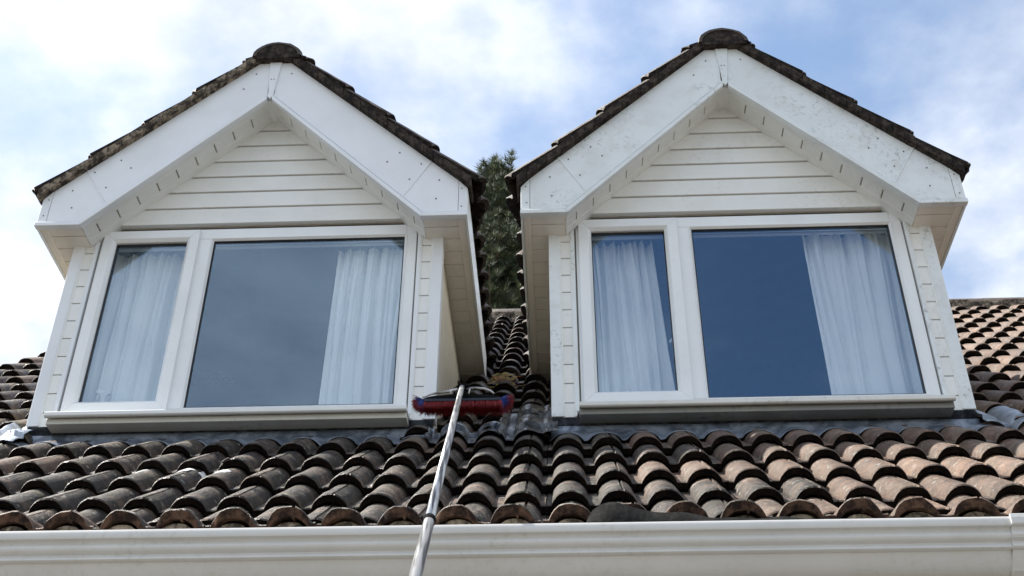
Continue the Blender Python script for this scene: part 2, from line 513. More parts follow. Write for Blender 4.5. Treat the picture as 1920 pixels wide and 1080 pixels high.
UX = Vector((1, 0, 0)); UYv = Vector((0, CU, SU)); UZv = Vector((0, -SU, CU))
rnd = random.Random(3)
def project(P):
    dd = P.dot(d)
    return 960 - 15.37 + 2350.46 * P.dot(a) / dd, 540 - 2350.46 * P.dot(b) / dd
def dormer_top(x):              # height of the dormer roofs at x, or None
    for c in (XL, XR):
        t = abs(x - c)
        if t < 1.10: return ZA - .941 * t
    return None
n_single = 0
for n in range(1, 23):
    for k in range(-5, 29):
        xc = X0 + W * (2 * k + .5)
        if xc > HX1 - .1: continue
        yl = PY + n * SY; yu = yl + .34 * CU; zu = zroof(yu)
        if yu > 5.25:
            dt = dormer_top(xc)
            inside = any(abs(xc - c) < 1.00 - .0 for c in (XL, XR))
            if inside and yl > 5.10 and (dt is None or zu < dt - .25): continue
            if inside and yl <= 5.10 and yu > 5.55: continue
        m = frame_of(rp(X0 + W * 2 * k, n * G, 0), UX, UYv, UZv) @ jit(rnd)
        x, y = project(Vector((xc, yl, zroof(yl))))
        vis = -120 < x < 2040 and y > 540
        hid = (abs(xc - XL) < .97 or abs(xc - XR) < .97) and yl > 5.15
        single = vis and not hid
        n_single += single
        place((TA if rnd.random() < (.9 if xc < -.2 else .9 - (xc + .2) * .75) else TM)[rnd.randrange(6)], m, ROOF, 'roof_tile', single, field)
# eave course, flatter (bell-cast)
eu = Vector((0, 4.028 + .03 - EY, 2.005 - .035 - EZ)).normalized(); en = Vector((0, -eu.z, eu.y))
for k in range(-5, 29):
    p_ = Vector((X0 + W * (2 * k) - .004, EY, EZ))
    m = frame_of(p_, UX, eu, en) @ jit(rnd, 1.6, .006)
    xc = X0 + W * (2 * k + .5)
    x, y = project(Vector((xc, EY, EZ)))
    single = -120 < x < 2040
    n_single += single
    place((TEA if rnd.random() < (.9 if xc < -.2 else .9 - (xc + .2) * .75) else TE)[rnd.randrange(4)], m, ROOF, 'eave_tile', single, field)
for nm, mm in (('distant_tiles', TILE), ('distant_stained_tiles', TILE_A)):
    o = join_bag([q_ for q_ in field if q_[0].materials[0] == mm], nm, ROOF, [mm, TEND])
# mortar filling under the eave rolls
mo = MB()
for i in range(-10, 30):
    xc = X0 + W * i + rnd.uniform(-.004, .004)
    yy = EY + .028 + rnd.uniform(-.004, .006)
    pts = []
    for q in range(9):
        t = -1 + q / 4.0
        pts.append((xc + t * .062, EZ - HC - .028 + (HC * .82) * max(0, 1 - abs(t) ** 2.3) ** .7))
    mo.prism(pts + [(xc + .062, EZ - HC - .07), (xc - .062, EZ - HC - .07)], yy, yy + .05)
tag(mo.build('eave_mortar', MORTAR, ROOF), kind='stuff')
# ridge of the main roof
def ridge_mesh(name, r, length, mats, seed=0, full=False):
    m = MB(); K = 12; vs = []
    ph = seed * 7.3
    for y in (0, .012, length):
        for k in range(K + 1):
            t = math.pi * k / K
            q = r * (1 + .05 * noise.noise(Vector((k * .8, ph, y)))) - (.006 if y == 0 else 0)
            vs.append((-q * math.cos(t) * 1.0, y, q * math.sin(t) * .92))
    for y in (0, length):
        for k in range(K + 1):
            t = math.pi * k / K
            vs.append((-(r - .024) * math.cos(t), y, (r - .024) * math.sin(t) * .92))
    n = K + 1; fs = []
    for j in range(2):
        for k in range(K): fs.append((j * n + k, (j + 1) * n + k, (j + 1) * n + k + 1, j * n + k + 1))
    for k in range(K):
        fs.append((k, k + 1, 3 * n + k + 1, 3 * n + k)); fs.append((2 * n + k + 1, 2 * n + k, 4 * n + k, 4 * n + k + 1)); fs.append((3 * n + k, 3 * n + k + 1, 4 * n + k + 1, 4 * n + k))
    me = bpy.data.meshes.new(name); me.from_pydata(vs, [], fs); me.materials.append(mats); me.update(); smooth_angle(me, 40)
    return me
RM = [ridge_mesh('ridge_tile', .125, .36, TILE_D, i) for i in range(3)]
x = HX0 - .1; i = 0
while x < HX1:
    m = Matrix.Translation((x, YR, ZR - .105 + rnd.uniform(-.004, .004))) @ Matrix.Rotation(R(-90), 4, 'Z')
    o = bpy.data.objects.new('ridge_tile', RM[i % 3]); COL.objects.link(o); o.parent = ROOF; o.matrix_local = m
    x += .352; i += 1
mo = MB(); 
x = HX0
while x < HX1:
    mo.box(x, x + .30, YR - .125 - rnd.uniform(0, .02), YR + .1, ZR - .22, ZR - .075 + rnd.uniform(-.012, .012)); x += .30
tag(mo.build('ridge_mortar', MORTAR, ROOF, .01), kind='stuff')

# left verge: mortar and barge under the stepping tiles
vb = MB()
vb.quadslab([rp(HX0 - .11, -.05, -.075), rp(HX0 - .08, -.05, -.075), rp(HX0 - .08, 23 * G, -.075), rp(HX0 - .11, 23 * G, -.075)], .16)
vb.build('verge_board', FASC, HOUSE)

# ------------------------------------------------------------------ gutter
gp = [(3.500, 1.706), (3.497, 1.700), (3.496, 1.682), (3.499, 1.677), (3.512, 1.675), (3.517, 1.668), (3.513, 1.659), (3.513, 1.652), (3.519, 1.644), (3.533, 1.638),
      (3.534, 1.634), (3.530, 1.630), (3.530, 1.622), (3.535, 1.618), (3.547, 1.617), (3.556, 1.603), (3.569, 1.587), (3.586, 1.571), (3.606, 1.562), (3.662, 1.562), (3.662, 1.690), (3.655, 1.690),
      (3.655, 1.570), (3.608, 1.570), (3.580, 1.595), (3.555, 1.630), (3.528, 1.668), (3.508, 1.690), (3.508, 1.706)]
gm = MB(); gm.prism(gp, HX0 - .1, 1.352, 'x'); gob = gm.build('gutter', GUT, HOUSE, 0)
smooth_angle(gob.data, 50)
gm = MB(); gm.prism(gp, 1.356, HX1, 'x'); gob = gm.build('gutter', GUT, HOUSE, 0); smooth_angle(gob.data, 50)
# union clip at the joint
cl = [(p_[0] - .006, p_[1] + (.008 if p_[1] > 1.70 else 0)) for p_ in gp[:19]]
ci = [(p_[0] + .006, p_[1]) for p_ in gp[:19]][::-1]
gm = MB(); gm.prism([(q[0], q[1] - (.004 if q[1] < 1.58 else 0)) for q in cl] + ci, 1.335, 1.43, 'x'); gm.build('gutter_union', GUT, HOUSE, .002)
# sagging felt flap over the front of the eave tiles
fm = MB(); K = 60
fx0, fx1 = .05, .82
top = []
for i in range(K + 1):
    t = i / K; x = fx0 + (fx1 - fx0) * t
    z = 1.722 + .062 * math.exp(-((t - .12) / .10) ** 2) + .040 * math.exp(-((t - .36) / .22) ** 2) + .012 * math.exp(-((t - .75) / .2) ** 2) + .003 * math.sin(t * 33)
    if t < .04: z = 1.69 + (z - 1.69) * t / .04
    y = EY - .030 - .010 * math.sin(t * 9)
    top.append((x, y, z))
vs = []
for (x, y, z) in top: vs += [(x, y, z), (x, y - .012, 1.66), (x, y + .03, z + .004)]
fs = []
for i in range(K):
    A_ = i * 3; B_ = A_ + 3
    fs += [(A_, A_ + 1, B_ + 1, B_), (A_ + 2, A_, B_, B_ + 2)]
fm.add(vs, fs)
fo = fm.build('felt_flap', FELT, HOUSE, smooth=True)
sm = fo.modifiers.new('solid', 'SOLIDIFY'); sm.thickness = .004

# ------------------------------------------------------------------ dormers
DN = math.hypot(1, .941)
def rake_low(x): return ZBL + (ZI - ZBL) * (1 - abs(x) / BIN)      # lower edge of rake boards
def rake_up(x): return ZA - .941 * abs(x)
CZ = [4.412, 4.530, 4.646, 4.760, 4.875, 4.995, 5.112, 5.228, 5.34]

def dormer(c, label, PV, CL, SIL, seed, tilegap):
    rnd = random.Random(seed)
    # --- body: cheeks, deck, gable backing, room
    m = MB()
    dk = [(0, ZA - .006), (-BO + .004, ZBU - .006), (-BO + .004, ZBU - .03), (0, ZA - .036), (BO - .004, ZBU - .03), (BO - .004, ZBU - .006)]
    m.prism([(c + x, z) for x, z in dk], YF + .03, 8.4)
    m.prism([(c - .99, 4.41), (c + .99, 4.41), (c + .99, 4.60), (c, 5.50), (c - .99, 4.60)], YW + .022, YW + .07, mi=1)
    body = m.build('dormer', [TILE_D, GAPM], HOUSE)
    body['label'] = label
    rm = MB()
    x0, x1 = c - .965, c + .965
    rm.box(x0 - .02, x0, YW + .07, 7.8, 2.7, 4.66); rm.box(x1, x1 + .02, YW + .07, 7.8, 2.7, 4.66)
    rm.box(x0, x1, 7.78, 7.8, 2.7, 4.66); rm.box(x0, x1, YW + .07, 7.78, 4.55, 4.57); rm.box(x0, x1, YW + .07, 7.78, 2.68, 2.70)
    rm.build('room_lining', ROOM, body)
    rm = MB(); rm.box(c - .90, c + .90, YW + .06, YW + .34, 3.155, 3.18); rm.build('window_board', FRAME, body, .004)
    for s in (-1, 1):
        q = MB()
        xa, xb = sorted((c + s * (PO - .045), c + s * (PO - .015)))
        q.prism([(YW + .02, 2.95), (8.2, 2.95 + .865 * 2.9), (8.2, 5.40), (6.9, ZBL + .01), (YW + .02, ZBL + .01)], xa, xb, 'x')
        q.build('cheek_wall', CHEEK, body)
        # corner post: outer trim, panel boards, inner trim
        def xs(u0, u1): return sorted((c + s * u0, c + s * u1))
        q = MB(); xa, xb = xs(.962, PO)
        q.box(xa, xb, YW - .006, YW + .07, ZPB, 4.42); q.build('corner_trim', PV, body, .004)
        q = MB(); xa, xb = xs(PI_ + .002, .902)
        q.box(xa, xb, YW - .004, YW + .05, ZPB + .03, 4.50); q.build('corner_trim', PV, body, .004)
        z = ZPB
        first = True
        while z < 4.44:
            q = MB(); xa, xb = xs(.896, .968)
            hgt = .1125 if not first else .085
            q.box(xa, xb, YW + .004, YW + .03, z + (.0 if first else 0), z + hgt - .0055)
            q.build('panel_board', CL, body, .0025)
            # plain margins either side so that the joint reads as a short groove
            z += hgt; first = False
        q = MB(); xa, xb = xs(.894, .9060); q.box(xa, xb, YW - .001, YW + .02, ZPB + .004, 4.47); q.build('joint_cover', CL, body, .002)
        q = MB(); xa, xb = xs(.9545, .966); q.box(xa, xb, YW - .001, YW + .02, ZPB + .004, 4.43); q.build('joint_cover', CL, body, .002)
        q = MB(); xa, xb = xs(.893, .966); q.box(xa, xb, YW + .018, YW + .04, ZPB + .005, 4.5); q.build('post_backing', GAPM, body)
    # foot of the left and right panel drops a little below the sill
    # --- gable cladding
    for i in range(len(CZ) - 1):
        z0, z1 = CZ[i] + .004, CZ[i + 1]
        def hw(z): return max(.02, BIN * (ZI - z) / (ZI - ZBL) + .05)
        if i == 0: w0 = w1 = .90; 
        w0, w1 = min(.875, hw(z0)), min(.875, hw(z1))
        yb = YW - .012; 
        vs = [(c - w0, yb, z0), (c + w0, yb, z0), (c + w1, yb + .008, z1 - .002), (c - w1, yb + .008, z1 - .002)]
        vs += [(v[0], YW + .021, v[2]) for v in vs]
        q = MB(); q.add(vs, [(0, 1, 2, 3), (7, 6, 5, 4), (1, 0, 4, 5), (2, 1, 5, 6), (3, 2, 6, 7), (0, 3, 7, 4)])
        q.build('cladding_board', CL, body, .002)
    # --- barge boards
    T0, T1 = YF, YF + .022
    sx_lo, sx_up = .80, .958
    z_slo = rake_low(sx_lo); z_sup = rake_up(sx_up)
    for s in (-1, 1):
        def P(pts): return [(c + s * x, z) for x, z in pts]
        q = MB(); q.prism(P([(.020, rake_low(.02) + .0), (sx_lo - .001, z_slo), (sx_up - .001, z_sup), (.020, rake_up(.02))]), T0, T1)
        q.build('barge_board', PV, body, .002)
        q = MB(); q.prism(P([(sx_lo + .002, z_slo - .002), (BIN, ZBL), (BO - .05, ZBL), (BO - .05, rake_up(BO - .05)), (sx_up + .002, z_sup - .002)]), T0, T1)
        q.build('box_end_board', PV, body, .002)
        q = MB(); q.prism(P([(BO - .048, ZBL), (BO, ZBL), (BO + .0, ZBU - .012), (BO - .048, rake_up(BO - .048))]), T0 - .002, T1)
        q.build('corner_cap', PV, body, .003)
        # bead along the lower edge, returned under the board
        nx, nz = (ZI - ZBL) / BIN, 1.0
        ln = math.hypot(nx, nz); nx /= ln; nz /= ln       # normal to the lower edge, pointing up and out
        def off(x, k): return (x + nx * k, rake_low(x) + nz * k)
        for (k0, k1, pr) in ((-.016, .008, .017), (.014, .022, .008)):
            q = MB()
            A_ = [off(.012, k0), off(BIN + .005, k0), off(BIN + .005, k1), off(.012, k1)]
            kk = .020
            q.prism(P([(.016, rake_low(.016) + k0 * 1.4), (BIN - k0 * -.4, ZBL + k0 * 1.0), (BIN + k1 * .4, ZBL + k1 * 1.0), (.016, rake_low(.016) + k1 * 1.4)]), T0 - pr, T0 + (.02 if k0 < 0 else .003))
            q.build('edge_bead', PV, body, .003)
            q = MB(); q.prism(P([(BIN - k0 * -.4, ZBL + k0), (BO + .002, ZBL + k0), (BO + .002, ZBL + k1), (BIN + k1 * .4, ZBL + k1)]), T0 - pr, T0 + (.02 if k0 < 0 else .003))
            q.build('edge_bead', PV, body, .003)
        # joint strip between the rake board and the box end
        dxj, dzj = sx_up - sx_lo, z_sup - z_slo
        lj = math.hypot(dxj, dzj); ax, az = -dzj / lj * .0035, dxj / lj * .0035
        q = MB(); q.prism(P([(sx_lo - ax - .004, z_slo - az - .014), (sx_up - ax, z_sup - az), (sx_up + ax, z_sup + az), (sx_lo + ax - .004, z_slo + az - .014)]), T0 - .004, T0 + .01)
        q.build('joint_strip', PV, body, .001)
        # rake soffit boards (run front to back) with cover trims at both ends
        x = .02; 
        while x < BIN:
            xb = min(x + .094, BIN + .004)
            k = .006
            pa, pb = (x + .003, rake_low(x + .003) + k), (xb - .003, rake_low(xb - .003) + k)
            q = MB()
            q.prism(P([pa, pb, (pb[0] + nx * .012, pb[1] + nz * .012), (pa[0] + nx * .012, pa[1] + nz * .012)]), YF + .02, YW + .03)
            q.build('soffit_board', CL if x < .7 else CL, body, .002)
            x = xb
        q = MB(); q.prism(P([(.01, rake_low(.01) + .012), (BIN + .004, ZBL + .012), (BIN + .012, ZBL + .03), (.01, rake_low(.01) + .05)]), YF + .02, YW + .03)
        q.build('soffit_backing', GAPM, body)
        for (ya, yb) in ((YF + .020, YF + .070), (YW - .060, YW - .006)):
            q = MB(); q.prism(P([(.0 if ya < YF + .03 else .0, rake_low(0) + .002), (BIN - .002, ZBL + .002), (BIN + .006, ZBL + .010), (.0, rake_low(0) + .016)]), ya, yb)
            q.build('soffit_trim', CL, body, .0015)
        # inner return of the box end
        # boxed eave: underside boards and outer fascia
        def PX(x0, x1): return sorted((c + s * x0, c + s * x1))
        xa, xb = PX(BIN + .004, BO - .048)
        y = YF + .023
        while y < 6.72:
            yn = y + (.085 if y < YF + .05 else .1125)
            x_in = BIN + .004 if y < YW - .05 else PO - .014
            if y < YW - .05 and yn > YW: yn = YW + .01
            xa, xb = PX(x_in, BO - .04)
            q = MB(); q.box(xa, xb, y + .003, yn - .003, ZBL + .004, ZBL + .014); q.build('eave_soffit_board', SOFF, body, .002)
            y = yn
        xa, xb = PX(BIN + .01, BO - .02); q = MB(); q.box(xa, xb, YF + .025, YW, ZBL + .015, ZBL + .025)
        xa, xb = PX(PO - .02, BO - .02); q.box(xa, xb, YW + .001, 6.72, ZBL + .0155, ZBL + .025); q.build('soffit_backing', GAPM, body)
        xa, xb = PX(BO - .050, BO - .012); q = MB(); q.box(xa, xb, YF + .022, 6.74, ZBL - .004, ZBL + .010); q.build('eave_trim', SOFF, body, .003)
        xa, xb = PX(BO - .011, BO + .001); q = MB(); q.box(xa, xb, YF + .022, 6.74, ZBL - .012, ZBU - .008); q.build('side_fascia', PV, body, .002)
    # apex key
    q = MB(); q.prism([(c - .036, rake_up(.036) - .004), (c, ZA - .006), (c + .044, rake_up(.044) - .004), (c + .018, ZI + .035), (c + .016, ZI - .008), (c, ZI - .022), (c - .016, ZI - .008), (c - .014, ZI + .035)], T0 - .009, T0 + .01)
    q.build('apex_trim', PV, body, .003)
    q = MB(); q.prism([(c - .035, ZI - .022), (c, ZI + .014), (c + .035, ZI - .022), (c, ZI - .030 + .016)], YF + .021, YW + .02); q.build('apex_filler', CL, body)
    # screws
    q = MB()
    sc = [(.909, 4.639), (.835, 4.532), (.783, 4.729), (.72, 4.666), (1.006, 4.518), (.997, 4.39), (1.134, 4.455), (1.134, 4.334), (.10, 5.38), (.17, 5.27), (.45, 5.06), (.38, 4.97)]
    for s in (-1, 1):
        for (x, z) in sc[:9 if s > 0 else 10]:
            xx = c + s * x + rnd.uniform(-.008, .008); z += rnd.uniform(-.006, .006)
            q.tube([(xx, T0 - .004, z), (xx, T0 + .002, z)], .0038, 8)
    for x, z in ((-.012, 5.47), (.014, 5.475), (-.008, 5.33), (.008, 5.33)): q.tube([(c + x, T0 - .012, z), (c + x, T0 - .005, z)], .003, 6)
    tag(q.build('screw_heads', SCREW, body), kind='stuff')
    # --- roof covering
    TH = .128                   # crest above the top edge of the barge, measured across the slope
    bag = []
    b1 = 1 / DN; b2 = .941 / DN
    for s in (-1, 1):
        up = Vector((-s * b1, 0, b2)); nrm = Vector((s * b2, 0, b1)); ex = Vector((0, s, 0))
        for j in range(5):
            xe = 1.170 - .2600 * j            # |x| of the lower end
            px = Vector((c + s * xe, 0, ZA - .941 * xe)) + nrm * TH
            for k in range(0, 10):
                y0 = YF - .030 + k * 2 * W                       # verge edge of this tile
                if zroof(y0) > px.z + .12: continue
                # local x axis is +-Y
                org = Vector((px.x, (y0 + .0885) if s > 0 else (y0 + W + .0885), px.z))
                mt = frame_of(org, ex, up, nrm) @ jit(rnd, 1.2, .004)
                if j == 0 and k > 0: mt = mt @ Matrix.Translation((0, .055 + .008 * math.sin(k * 2.3), 0))
                if j == 4: mt = mt @ Matrix.Diagonal((1, .25, 1, 1))
                inner = (s > 0 and c == XL) or (s < 0 and c == XR)
                single = k == 0 or (j == 0 and inner and k < 5)
                place(TD[rnd.randrange(3)], mt, body, 'roof_tile', single, bag)
        # verge mortar bed between barge board and tiles
        q = MB(); K = 22
        for i in range(K):
            xa_, xb_ = 1.185 * i / K, 1.185 * (i + 1) / K
            lo = -.004; hi = .050 + .014 * noise.noise(Vector((i * .9, seed, s)))
            ys = YF - .040 + .010 * noise.noise(Vector((i * 1.3, seed + 9, s)))
            pa, pb = (xa_, rake_up(xa_) + .002), (xb_ - .002, rake_up(xb_ - .002) + .002)
            q.prism([(c + s * pa[0], pa[1] + lo), (c + s * pb[0], pb[1] + lo), (c + s * pb[0], pb[1] + hi), (c + s * pa[0], pa[1] + hi)], ys, YF + .12)
        tag(q.build('verge_mortar', MORTAR if (s < 0 and c == XL) else MORT_D, body), kind='stuff')
    join_bag(bag, 'dormer_roof_tiles', body, [TILE_D, TEND_D])
    rmesh = [ridge_mesh('dormer_ridge', .142, .40, TILE_D, seed + i) for i in range(2)]
    y = YF - .055; i = 0
    while y < 8.3:
        o = bpy.data.objects.new('ridge_tile', rmesh[i % 2]); COL.objects.link(o); o.parent = body
        o.matrix_local = Matrix.Translation((c + .014, y, 5.480 + (.005 if i == 0 else 0))) @ Matrix.Diagonal((1.04, 1, .88, 1))
        y += .385; i += 1
    q = MB(); pts = [(c + .014 - .138 * math.cos(math.pi * k / 10), 5.470 + .112 * math.sin(math.pi * k / 10)) for k in range(11)]
    q.prism(pts, YF - .049, YF + .2); q.build('ridge_mortar', MORT_D, body)

    # --- window
    fy0, fy1 = YW + .006, YW + .068
    zt, zb_ = 4.388, ZC + .004
    q = MB()
    L_, R_ = c - PI_ + .006, c + PI_ - .006
    gz0, gz1 = 3.2319, 4.3181
    gl, gr = c - .2587, c + .8158
    q.box(L_, c - .835, fy0, fy1, zb_, zt)
    q.box(gr, R_, fy0, fy1, zb_, zt)
    q.box(c - .835, gr, fy0, fy1, gz1, zt)
    q.box(c - .835, gr, fy0, fy1, zb_, gz0)
    q.box(c - .335, gl, fy0, fy1, gz0, gz1)
    fr = q.build('window_frame', FRAME, body, .004)
    # dark gap round the frame
    q = MB(); q.box(c - PI_ - .004, c + PI_ + .004, YW + .03, YW + .045, zt + .0005, zt + .03); 
    q.build('head_gap', SEAL, body)
    for s in (-1, 1):
        q = MB(); xa, xb = sorted((c + s * (PI_ - .0055), c + s * (PI_ + .0015))); q.box(xa, xb, YW + .022, YW + .05, zb_, zt)
        q.build('frame_sealant', GAPM, body)
    # opening casement: mitred profile proud of the frame
    def ringframe(x0, x1, z0, z1, w, y0, y1, w2, y2):
        r = MB()
        o_ = [(x0, z0), (x1, z0), (x1, z1), (x0, z1)]
        i_ = [(x0 + w, z0 + w), (x1 - w, z0 + w), (x1 - w, z1 - w), (x0 + w, z1 - w)]
        j_ = [(x0 + w + w2, z0 + w + w2), (x1 - w - w2, z0 + w + w2), (x1 - w - w2, z1 - w - w2), (x0 + w + w2, z1 - w - w2)]
        for k in range(4):
            l = (k + 1) % 4
            r.add([(o_[k][0], y0, o_[k][1]), (o_[l][0], y0, o_[l][1]), (i_[l][0], y0, i_[l][1]), (i_[k][0], y0, i_[k][1]),
                   (o_[k][0], y1, o_[k][1]), (o_[l][0], y1, o_[l][1]), (j_[l][0], y1, j_[l][1]), (j_[k][0], y1, j_[k][1]),
                   (j_[l][0], y2, j_[l][1]), (j_[k][0], y2, j_[k][1])],
                  [(0, 1, 2, 3), (3, 2, 8, 9), (9, 8, 6, 7), (0, 4, 5, 1), (4, 7, 6, 5), (0, 3, 9, 7, 4), (1, 5, 6, 8, 2)])
        return r
    cx0, cx1, cz0, cz1 = c - .858, c - .326, 3.212, 4.372
    gx0, gx1, gza, gzb = c - .7886, c - .3951, 3.2769, 4.2969
    r = ringframe(cx0, cx1, cz0, cz1, .052, YW - .014, YW + .05, .0172, YW + .004)
    sash = r.build('casement_sash', FRAME, body, .0022)
    # glazing beads on the fixed light
    r = ringframe(gl - .004, gr + .004, gz0 - .004, gz1 + .004, .004, YW + .002, YW + .055, .012, YW + .016)
    r.build('glazing_bead', FRAME, body, .0015)
    # gaskets
    for (x0_, x1_, z0_, z1_) in ((gx0, gx1, gza, gzb), (gl + .012, gr - .012, gz0 + .012, gz1 - .012)):
        r = ringframe(x0_ - .001, x1_ + .001, z0_ - .001, z1_ + .001, .002, YW + .014, YW + .040, .004, YW + .020)
        r.build('glazing_gasket', SEAL, body)
        q = MB(); q.box(x0_, x1_, YW + .024, YW + .028, z0_, z1_); q.build('glass_pane', GLASS, body)
    # handle inside the casement
    q = MB(); q.box(cx1 - .045, cx1 - .02, YW + .052, YW + .075, 3.66, 3.72); q.tube([(cx1 - .033, YW + .075, 3.69), (cx1 - .033, YW + .09, 3.69), (cx1 - .080, YW + .095, 3.63)], .007, 8)
    q.build('window_handle', FRAME, body, .002)
    # sill
    pr = [(YC, ZC + .002), (YC - .003, ZC - .003), (YC - .003, ZC - .020), (YC + .004, ZC - .026), (YC + .016, ZC - .026), (YC + .020, ZC - .016), (YW + .005, ZC - .012), (YW + .03, ZC + .008), (YW + .004, ZC + .008)]
    q = MB(); q.prism(pr, c - .885, c + .893, 'x'); q.build('window_sill', SIL, body, .002)
    q = MB(); q.box(c - .882, c + .890, YC + .030, YW + .02, ZC - .052, ZC - .020); q.build('sill_underboard', UND_W if SIL is SILL_W else UND, body, .003)
    # lead upstand and apron dressed over the tiles
    q = MB()
    q.box(c - PO + .01, c + PO - .01, YW - .003, YW + .02, 3.02, ZC - .015); q.build('lead_upstand', LEAD_U, body)
    q = MB()
    NX = 150
    x_0, x_1 = c - 1.03, c + 1.02
    vs = []; rows = 11
    for i in range(NX + 1):
        x = x_0 + (x_1 - x_0) * i / NX
        xr = (x - X0) / W; xr = (xr - round(xr)) * W
        wave = .72 * rollz(xr * .93) + .28 * .022
        uend = (5.128 - PY + .022 * noise.noise(Vector((x * 2.4, seed, 0))) ) / CU
        fr_ = uend / G - math.floor(uend / G)
        for j in range(rows):
            t = j / (rows - 1)
            y1_, z1_ = rp(x, uend, -HC - STEP * fr_ + wave + .010).yz
            y0_, z0_ = YW - .004, 3.083 + .004 * noise.noise(Vector((x * 5, 1, seed)))
            k = t ** 1.0
            y = y0_ + (y1_ - y0_) * (.12 * k + .88 * k ** 2.4); z = z0_ + (z1_ - z0_) * (1 - (1 - k) ** 1.7)
            uu = (y - PY) / CU; ff = uu / G - 5
            wv = HC * .96 * (1 - t) + wave * t
            zs = zroof(y) + (-HC - STEP * ff + wv + .008) / CU
            z = max(z, zs)
            z += .006 * noise.noise(Vector((x * 9, t * 3, seed))) * math.sin(math.pi * t)
            vs.append((x, y, z))
    fs = [(i * rows + j, (i + 1) * rows + j, (i + 1) * rows + j + 1, i * rows + j + 1) for i in range(NX) for j in range(rows - 1)]
    q.add(vs, fs)
    lo = q.build('lead_apron', LEAD, body, smooth=True, recalc=True)
    sm = lo.modifiers.new('solid', 'SOLIDIFY'); sm.thickness = .004
    try: lo.data.set_sharp_from_angle(angle=R(50))
    except Exception: pass
    return body

DL = dormer(XL, 'left dormer, cleaner, with unmarked white barge boards', PVC, CLAD, SILLM, 1, None)
DR = dormer(XR, 'right dormer, its white barge boards speckled with grey algae', PVC_W, CLAD_W, SILL_W, 2, None)

# ------------------------------------------------------------------ lead between and beside the dormers
def lead_patch(name, mat, xa, xb, ua, ub, lift, seed, crinkle, follow=.85, flat=None, parent=HOUSE, skew=0, nx=70, nu=40):
    q = MB(); vs = []
    for i in range(nx + 1):
        for j in range(nu + 1):
            u = ua + (ub - ua) * j / nu
            x = xa + (xb - xa) * i / nx + skew * (j / nu)
            if j == 0: u += .018 * noise.noise(Vector((x * 14, seed, 3)))
            if i in (0, nx): x += .012 * noise.noise(Vector((u * 14, seed, 5)))
            xr = (x - X0) / W; xr = (xr - round(xr)) * W
            fr_ = u / G - math.floor(u / G)
            fo_ = follow
            if flat is not None: fo_ = follow * max(0, min(1, (flat - x) / .09)); lf = .040 * (1 - fo_ / follow)
            else: lf = 0
            v = -HC - STEP * fr_ * .5 + fo_ * rollz(xr) + lift + lf
            v += crinkle * (noise.noise(Vector((x * 13, u * 8, seed))) + .35 * abs(noise.noise(Vector((x * 34, u * 22, seed)))))
            vs.append(tuple(rp(x, u, v)))
    n = nu + 1
    q.add(vs, [(i * n + j, (i + 1) * n + j, (i + 1) * n + j + 1, i * n + j + 1) for i in range(nx) for j in range(nu)])
    o = q.build(name, mat, parent, smooth=True)
    s_ = o.modifiers.new('solid', 'SOLIDIFY'); s_.thickness = .003
    return o
UA = (5.08 - PY) / CU
lead_patch('lead_saddle', LEAD_S, -.300, -.02, UA + .0, UA + .76, .016, 4, .008, .92, flat=-.07)
lead_patch('lead_saddle', LEAD_S, -.645, -.285, UA + .0, UA + .20, .010, 8, .008, .95)
lead_patch('side_flashing', LEAD_Q, XR + 1.00, XR + 1.20, UA + .07, UA + .48, .012, 11, .006, .92, skew=.03)
lead_patch('side_flashing', LEAD_P, XL - 1.17, XL - .98, UA + .02, UA + .48, .030, 13, .016, .6)

# pale lime splashes dried on a few tiles under the left dormer
LIME = tileend('white_lime_stain', (.50, .50, .48), (.80, .80, .78))
def splash(x0, u0, rx, ru, seed):
    q = MB(); vs = []; NR, NA = 5, 26
    for r_ in range(NR + 1):
        for k in range(NA):
            an = 2 * math.pi * k / NA
            m_ = (r_ / NR) * (1 + .75 * noise.noise(Vector((math.cos(an) * 2.2, math.sin(an) * 2.2, seed))))
            x = x0 + rx * m_ * math.cos(an); u = u0 + ru * m_ * math.sin(an)
            xr = (x - X0) / W; xr = (xr - round(xr)) * W
            row = math.floor(u0 / G)
            v = -HC - STEP * (u / G - row) + rollz(xr) + .0055 - (.004 if r_ == NR else 0)
            vs.append(tuple(rp(x, max(u, row * G + .006), v)))
    fs = [(r_ * NA + k, r_ * NA + (k + 1) % NA, (r_ + 1) * NA + (k + 1) % NA, (r_ + 1) * NA + k) for r_ in range(NR) for k in range(NA)]
    q.add(vs, fs); q.build('lime_splash', LIME, ROOF, smooth=True)
for a_ in ((-1.796, 1.29, .030, .030, 1), (-1.611, 1.30, .040, .055, 2), (-1.505, 1.33, .045, .040, 3), (-1.42, 1.21, .038, .045, 4), (-1.445, 1.36, .020, .022, 5), (-.75, 1.02, .015, .03, 6), (-2.05, .98, .014, .02, 7)):
    splash(*a_)

